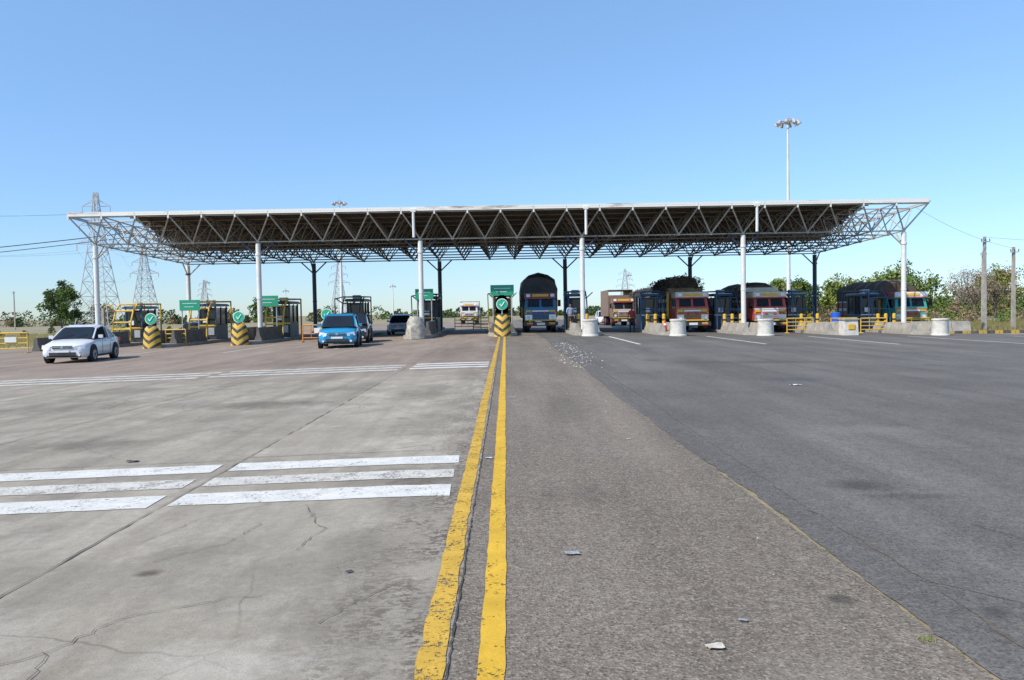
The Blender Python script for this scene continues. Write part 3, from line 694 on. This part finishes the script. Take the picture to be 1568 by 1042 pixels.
# ------------------------------------------------------------------ people
def person(name,loc,rz,shirt,trouser,armup=0.0,h=1.68):
    e=empty(name,(loc[0],loc[1],g(loc[0],loc[1])+(loc[2] if len(loc)>2 else 0)),rz); k=h/1.7
    skin=mat("brown_skin",(.22,.12,.075),.6,.08); hair=mat("black_hair",(.015,.012,.01),.6,.1)
    def sk(nm,pts,edges,rad,mt):
        me=bpy.data.meshes.new(nm); me.from_pydata([Vector(p)*k for p in pts],edges,[]); me.materials.append(mt)
        o=bpy.data.objects.new(nm,me); scene.collection.objects.link(o); o.parent=e
        m=o.modifiers.new("s","SKIN")
        for i,r in enumerate(rad): me.skin_vertices[0].data[i].radius=(r[0]*k,r[1]*k) if isinstance(r,tuple) else (r*k,r*k)
        me.skin_vertices[0].data[0].use_root=True
        o.modifiers.new("ss","SUBSURF").levels=2; o.modifiers["ss"].render_levels=2
        return o
    hy=-.28*armup
    body=[(0,0,.96),(0,0,1.12),(0,-.01,1.30),(0,0,1.43),(0,0,1.50),(-.19,0,1.42),(-.24,.02,1.14),(0,0,0),(.19,0,1.42),(.24,.02,1.14)]
    sk("torso_shirt",body[:4]+[body[5],body[6],body[8],body[9]],[(0,1),(1,2),(2,3),(3,4),(4,5),(3,6),(6,7)],
       [(.15,.11),(.14,.10),(.17,.11),(.12,.08),.065,.05,.065,.05],shirt)
    sk("legs_trousers",[(0,0,.95),(-.10,0,.86),(-.12,-.03,.48),(-.13,.02,.10),(.10,0,.86),(.13,-.01,.48),(.15,.05,.10)],
       [(0,1),(1,2),(2,3),(0,4),(4,5),(5,6)],[(.15,.11),.095,.068,.05,.095,.068,.05],trouser)
    for s,x,y in ((-1,-.13,.02),(1,.15,.05)):
        sk("shoe",[(x,y+.04,.05),(x,y-.05,.05),(x*1.1,y-.17,.035)],[(0,1),(1,2)],[.045,.05,.035],M_black)
        el=Vector((s*.24,.02,1.14)); wr=Vector((s*.25,(-.08+hy) if s<0 else -.08,(.90+.25*armup) if s<0 else .90))
        d=(wr-el).normalized(); pa=wr+d*.08
        sk("forearm",[tuple(el),tuple(wr),tuple(pa)],[(0,1),(1,2)],[.045,.028,(.018,.038)],skin)
        f=MB(); u=Vector((0,1,0)); u=(u-d*u.dot(d)).normalized()
        for q,(o,l) in enumerate(((-.03,.07),(-.01,.08),(.01,.075),(.03,.06))):
            a=pa+u*o; m1=a+d*l*.55; m2=m1+(d*.8-Vector((s*.5,0,0))).normalized()*l*.5
            f.cyl(a*k,m1*k,.009*k,skin,.008*k,n=6); f.cyl(m1*k,m2*k,.008*k,skin,.006*k,n=6)
        a=wr+d*.03-u*.03; f.cyl(a*k,(a+d*.045-u*.03)*k,.011*k,skin,.008*k,n=6)
        f.obj("fingers",parent=e)
    sk("neck",[(0,0,1.42),(0,-.005,1.52)],[(0,1)],[.055,.05],skin)
    hd=MB(); n=14
    def ell(c,r,mt,zc=-9):
        rings=[]
        for j in range(1,10):
            ph=math.pi*j/10-math.pi/2
            if math.sin(ph)<zc: continue
            rings.append([(( c[0]+r[0]*math.cos(ph)*math.cos(2*math.pi*i/n))*k,(c[1]+r[1]*math.cos(ph)*math.sin(2*math.pi*i/n))*k,(c[2]+r[2]*math.sin(ph))*k) for i in range(n)])
        hd.loft(rings,mt)
    ell((0,-.01,1.595),(.072,.09,.115),skin); ell((0,.012,1.625),(.08,.092,.10),hair,-.15)
    hd.cyl(Vector((0,-.095,1.60))*k,Vector((0,-.118,1.575))*k,.012*k,skin,.016*k,n=6)
    for s in (-1,1):
        hd.cyl(Vector((s*.03,-.088,1.605))*k,Vector((s*.03,-.096,1.605))*k,.009*k,M_black,n=8); hd.box(Vector((s*.076,0,1.59))*k,(.015*k,.03*k,.05*k),skin)
    hd.box(Vector((0,-.09,1.55))*k,(.04*k,.015*k,.008*k),mat("lips",(.16,.06,.05),.6,.1))
    hd.obj("head",parent=e)
person("standing_man",(4.15,50.2,.2),R(20),mat("pale_blue_shirt",(.30,.38,.50),.8,.1),mat("dark_trousers",(.04,.04,.05),.8,.1),.6)
person("standing_man",(8.6,53.2),R(-30),mat("red_shirt",(.45,.05,.05),.8,.1),mat("dark_trousers",(.04,.04,.05),.8,.1),.2)

# ------------------------------------------------------------------ masts, poles, pylons
def mast(x,y,h,name="high_mast_light",r=.22,lamps=8):
    b=MB(); z=g(x,y)
    b.cyl((x,y,z),(x,y,h-.3),r,M_wcol,r*.4,n=12); b.cyl((x,y,z),(x,y,z+.5),r*1.8,M_grey,n=12)
    R0=.75 if lamps>4 else .5
    ring=[(x+R0*math.cos(2*math.pi*i/16),y+R0*math.sin(2*math.pi*i/16),h-.3) for i in range(17)]; b.tube(ring,.05,M_galv)
    for i in range(lamps):
        a=2*math.pi*i/lamps+.3; cx,cy=x+R0*1.15*math.cos(a),y+R0*1.15*math.sin(a)
        b.cyl((x,y,h-.3),(cx,cy,h-.3),.035,M_galv,n=5)
        b.cyl((cx,cy,h-.25),(cx+.25*math.cos(a),cy+.25*math.sin(a),h-.62),.14,M_galv,.25,n=10)
        b.cyl((cx+.25*math.cos(a),cy+.25*math.sin(a),h-.62),(cx+.26*math.cos(a),cy+.26*math.sin(a),h-.64),.24,M_lamp,n=10)
    b.box((x,y,h-.2),(.5,.5,.4),M_galv)
    b.cyl((x,y,h-.3),(x,y,h+.5),.03,M_galv,n=5); b.obj(name)
mast(28.7,79,20.4); mast(-25.9,124,19.5,r=.3); mast(-78,205,11,"street_lamp",lamps=2); mast(-63,225,9,"street_lamp",lamps=2); mast(38,240,12.5,"street_lamp",lamps=4)
mast(-33,230,10,"street_lamp",lamps=2)
def pole(x,y,h,arm=True,k=1.0):
    b=MB(); z=g(x,y); b.loft([[(x+sx*w*k,y+sy*w*k,zz) for sx,sy in ((-1,-1),(1,-1),(1,1),(-1,1))] for w,zz in ((.11,z),(.075,h))],M_grey,smooth=False)
    if arm:
        b.box((x,y-.12,h-.35),(.6,.06,.06),M_galv)
        for s in (-.27,0,.27): b.cyl((x+s,y-.12,h-.3),(x+s,y-.12,h-.15),.035,M_dark,.025)
    b.obj("utility_pole")
pole(32.0,52,5.95,True); pole(34.6,53,5.3,True); pole(-100,160,7.5,True); pole(46,75,6.5)
pole(-25.9,50.5,2.2,False)
def wire(name,a,c,sag,r=.03,n=24):
    b=MB(); a=Vector(a);c=Vector(c); pts=[a.lerp(c,i/n)-Vector((0,0,sag*4*(i/n)*(1-i/n))) for i in range(n+1)]; b.tube(pts,r,M_dark,5); b.obj(name)
wire("overhead_cable",(-26.2,55,7.5),(-60,52,4.9),.35,.03); wire("overhead_cable",(-26.2,55.6,7.3),(-60,53,4.7),.4,.025)
wire("overhead_cable",(25.8,49,7.6),(34.7,53,5.2),.35,.008); wire("overhead_cable",(32.2,52,5.9),(70,60,6.5),.8,.008)
M_pyl=mat("hazy_pylon_steel",(.42,.43,.44),.6,.1,1)
def pylon(x,y,h,w,r=.12):
    b=MB(); n=9
    def hw(t): return w/2*(1-t)**1.25*.9+w*.05
    lv=[i/n for i in range(n+1)]
    cs=[[Vector((x+sx*hw(t),y+sy*hw(t),t*h)) for sx,sy in ((-1,-1),(1,-1),(1,1),(-1,1))] for t in lv]
    for j in range(n):
        for i in range(4):
            k=(i+1)%4
            b.cyl(cs[j][i],cs[j+1][i],r,M_pyl,n=4,cap=False); b.cyl(cs[j][i],cs[j+1][k],r*.6,M_pyl,n=4,cap=False); b.cyl(cs[j][k],cs[j+1][i],r*.6,M_pyl,n=4,cap=False)
            b.cyl(cs[j+1][i],cs[j+1][k],r*.6,M_pyl,n=4,cap=False)
    for t,aw in ((.62,.62),(.76,.52),(.9,.42)):
        for s in (-1,1):
            tip=Vector((x+s*aw*w,y,t*h)); q=hw(t)
            for sy in (-1,1):
                b.cyl((x+s*q,y+sy*q,t*h),tip,r*.6,M_pyl,n=4); b.cyl((x+s*q,y+sy*q,(t+.045)*h),tip,r*.6,M_pyl,n=4)
            b.cyl(tip,tip-Vector((0,0,.05*h)),r*.9,M_pyl,n=5)
    b.obj("electricity_pylon")
pylon(-92,178,30,7.5,.10); pylon(-134,292,29.5,8.5,.15); pylon(-230,600,30,9,.22); pylon(-88,415,30,9,.16); pylon(66,430,24,8,.14)
for s,t in ((-.62,.57),(.62,.57),(-.42,.85),(.42,.85)):
    wire("power_line",(-92+s*7.5,178,t*30),(-134+s*8.5,292,t*29.5),4,.015)
    wire("power_line",(-92+s*7.5,178,t*30),(-150+s*9,120,t*30),3,.015)

# ------------------------------------------------------------------ trees
L_g1=leaf_mat("leaf_green",(.075,.13,.03),(.15,.21,.05)); L_g2=leaf_mat("leaf_dark",(.045,.08,.028),(.10,.14,.042))
L_br=leaf_mat("leaf_dry",(.24,.17,.09),(.31,.24,.13)); L_yg=leaf_mat("leaf_yellowgreen",(.18,.22,.045),(.27,.29,.07)); L_pu=leaf_mat("twig_grey",(.24,.18,.165),(.34,.27,.25))
def leafquad(b,p,s,mt,rr):
    d=Vector((rr.gauss(0,1),rr.gauss(0,1),rr.gauss(0,1))).normalized(); u=d.orthogonal().normalized(); w=d.cross(u)
    b.add([p-u*s,p-w*s*.55,p+u*s,p+w*s*.55],[(0,1,2,3)],mt)
def tree(name,x,y,h,r,leaf,leaf2,seed,dens=2600,ls=.17,trunk=.25,low=.25):
    rr=random.Random(seed); b=MB(); z=g(x,y); base=Vector((x,y,z)); tips=[]
    ctr=base+Vector((0,0,h*(low+1)/2))
    top=base+Vector((rr.uniform(-.1,.1)*h,0,h*.55)); b.cyl(base,base.lerp(top,.5),trunk,M_bark,trunk*.7); b.cyl(base.lerp(top,.5),top,trunk*.7,M_bark,trunk*.4)
    rz=h*(1-low)/2
    for i in range(18):
        a=rr.uniform(0,6.28); s=base.lerp(top,rr.uniform(.4,1)); ph=rr.uniform(-.6,1.3)
        e=ctr+Vector((r*.75*math.cos(a)*math.cos(ph),r*.75*math.sin(a)*math.cos(ph),rz*.75*math.sin(ph)))
        m=s.lerp(e,.5)+Vector((0,0,-.05*h)); b.cyl(s,m,trunk*.35,M_bark,trunk*.22,n=6); b.cyl(m,e,trunk*.22,M_bark,trunk*.07,n=6)
        tips.append(e)
        for q in range(3):
            t=e+Vector((rr.gauss(0,1),rr.gauss(0,1),rr.gauss(0,.7))).normalized()*r*rr.uniform(.2,.42); b.cyl(m.lerp(e,.6),t,trunk*.09,M_bark,.01,n=4); tips.append(t)
    per=dens//len(tips)
    for t in tips:
        cr=r*rr.uniform(.18,.36); mt=leaf if rr.random()<.6 else leaf2
        for i in range(per):
            d=Vector((rr.gauss(0,1),rr.gauss(0,1),rr.gauss(0,.8))).normalized()*cr*rr.random()**.45
            leafquad(b,t+d,ls*rr.uniform(.6,1.3),mt,rr)
    b.obj(name)
tree("round_tree",-74,131,8.0,2.9,L_g2,L_g1,1,6000,.2,.2,.0)
tree("leafy_tree",57,112,7.2,4.6,L_g1,L_yg,2,6500,.22,low=.0)
tree("leafy_tree",51.5,118,6.0,3.2,L_yg,L_g1,12,4000,.22,low=.0)
tree("bare_tree",58.0,96,6.6,2.9,L_pu,L_pu,3,1700,.08,low=.1)
tree("bare_tree",64,108,6.8,3.0,L_pu,L_br,13,1700,.09,low=.1)
tree("dry_tree",61.8,98,6.3,2.9,L_br,L_yg,4,2800,.14,low=.05)
tree("dry_tree",72,115,6.8,3.6,L_br,L_yg,14,3200,.16,low=.0)
tree("leafy_tree",59.8,86,6.1,2.7,L_g1,L_g2,5,4600,.17,low=.0)
tree("leafy_tree",67.5,95,7.0,3.4,L_g1,L_g2,15,4800,.18,low=.0)
tree("leafy_tree",42.5,120,6.4,2.8,L_g1,L_yg,6,3400,.2,low=.0)
tree("leafy_tree",38.5,125,6.0,2.5,L_g2,L_g1,16,3000,.2,low=.0)
tree("leafy_tree",46.5,122,5.9,2.7,L_g1,L_g2,17,3000,.2,low=.0)
tree("leafy_tree",-98,190,5.5,3.2,L_g2,L_br,7,1800,.25,low=0)
tree("leafy_tree",-47,150,5.2,2.0,L_g2,L_g1,8,1500,.2,low=.05)
def belt(name,x0,x1,yc,hmax,seed,n,leafs,ls,per=150):
    rr=random.Random(seed); b=MB()
    for i in range(n):
        x=rr.uniform(x0,x1); y=yc+rr.uniform(-12,12); h=hmax*rr.uniform(.35,1); w=h*rr.uniform(.5,.9); mt=rr.choice(leafs); z=g(x,y)
        for q in range(3): b.cyl((x,y,z),(x+rr.uniform(-.4,.4)*w,y,z+h*.7),.06,M_bark,.02,n=4)
        for k in range(per):
            a=rr.uniform(0,6.28); t=rr.random(); rad=w*(.35+.65*math.sin(math.pi*min(t*1.1+.1,1)))*rr.random()**.4
            leafquad(b,Vector((x+rad*math.cos(a),y+rad*math.sin(a),z+t*h)),ls*rr.uniform(.6,1.3),mt,rr)
    b.obj(name)
belt("distant_treeline",-260,-40,240,5.0,21,150,[L_g2,L_g2,L_g1,L_br],.38)
belt("distant_treeline",-60,60,290,3.8,22,90,[L_g2,L_g1,L_g2],.4)
belt("distant_treeline",50,190,200,4.8,23,100,[L_g2,L_g1,L_br,L_yg],.35)
belt("roadside_shrubs",33,75,78,1.5,24,60,[L_yg,L_br,L_g1,L_br],.12)
belt("roadside_shrubs",48,95,118,5.2,27,75,[L_g1,L_br,L_g2,L_yg],.2,220)
belt("roadside_shrubs",-110,-36,100,1.3,25,55,[L_g2,L_br,L_yg],.13)
def grass(name,x0,x1,y0,y1,n,seed):
    rr=random.Random(seed); b=MB(); mt=leaf_mat("dry_grass",(.32,.25,.12),(.20,.21,.07))
    for i in range(n):
        x=rr.uniform(x0,x1); y=rr.uniform(y0,y1); h=rr.uniform(.12,.4); z=g(x,y)
        for q in range(3):
            xx=x+rr.uniform(-.15,.15); b.add([(xx-.03,y,z),(xx+.03,y,z),(xx+rr.uniform(-.15,.15),y+rr.uniform(-.1,.1),z+h)],[(0,1,2)],mt)
    b.obj(name)
grass("dry_grass",31,60,49,80,7000,31); grass("dry_grass",-75,-33,45,100,7000,32)

# ------------------------------------------------------------------ light, sky, camera
sd=Vector((-.60,-.44,.76)).normalized()
el=math.asin(sd.z); az=math.atan2(sd.x,sd.y)
w=bpy.data.worlds.new("World"); scene.world=w; w.use_nodes=True; nt=w.node_tree
sky=nt.nodes.new("ShaderNodeTexSky"); sky.sky_type='NISHITA'; sky.sun_disc=False; sky.sun_elevation=el; sky.sun_rotation=az
sky.air_density=1.0; sky.dust_density=.1; sky.ozone_density=1.5; sky.altitude=200
tc=nt.nodes.new("ShaderNodeTexCoord"); sp=nt.nodes.new("ShaderNodeSeparateXYZ"); lk(nt,tc.outputs["Generated"],sp.inputs[0])
cr=ramp(nt,sp.outputs[2],0.0,.38,(.45,.54,.70,1),(.93,1.0,1,1))
skc=mix(nt,1.0,sky.outputs[0],cr,'MULTIPLY'); skc=mix(nt,1.0,skc,(1.38,1.48,1.60,1),'MULTIPLY')
nt.links.new(skc,nt.nodes["Background"].inputs[0]); nt.nodes["Background"].inputs[1].default_value=.135
sl=bpy.data.lights.new("sun","SUN"); sl.energy=4.8; sl.angle=R(.5); sl.color=(1,.95,.865)
so=bpy.data.objects.new("sun",sl); scene.collection.objects.link(so); so.rotation_euler=sd.to_track_quat('Z','Y').to_euler()
cd=bpy.data.cameras.new("camera"); co=bpy.data.objects.new("camera",cd); scene.collection.objects.link(co)
cd.sensor_width=36; cd.lens=36*1196/1568; cd.clip_start=.05; cd.clip_end=9000
Mx=Matrix.Rotation(R(-.43),4,'Z')@Matrix.Rotation(R(90-2.06),4,'X')@Matrix.Rotation(R(-1.03),4,'Z')
co.matrix_world=Matrix.Translation((0,0,1.5))@Mx
scene.camera=co
scene.view_settings.view_transform='Standard'; scene.view_settings.look='None'; scene.view_settings.exposure=0
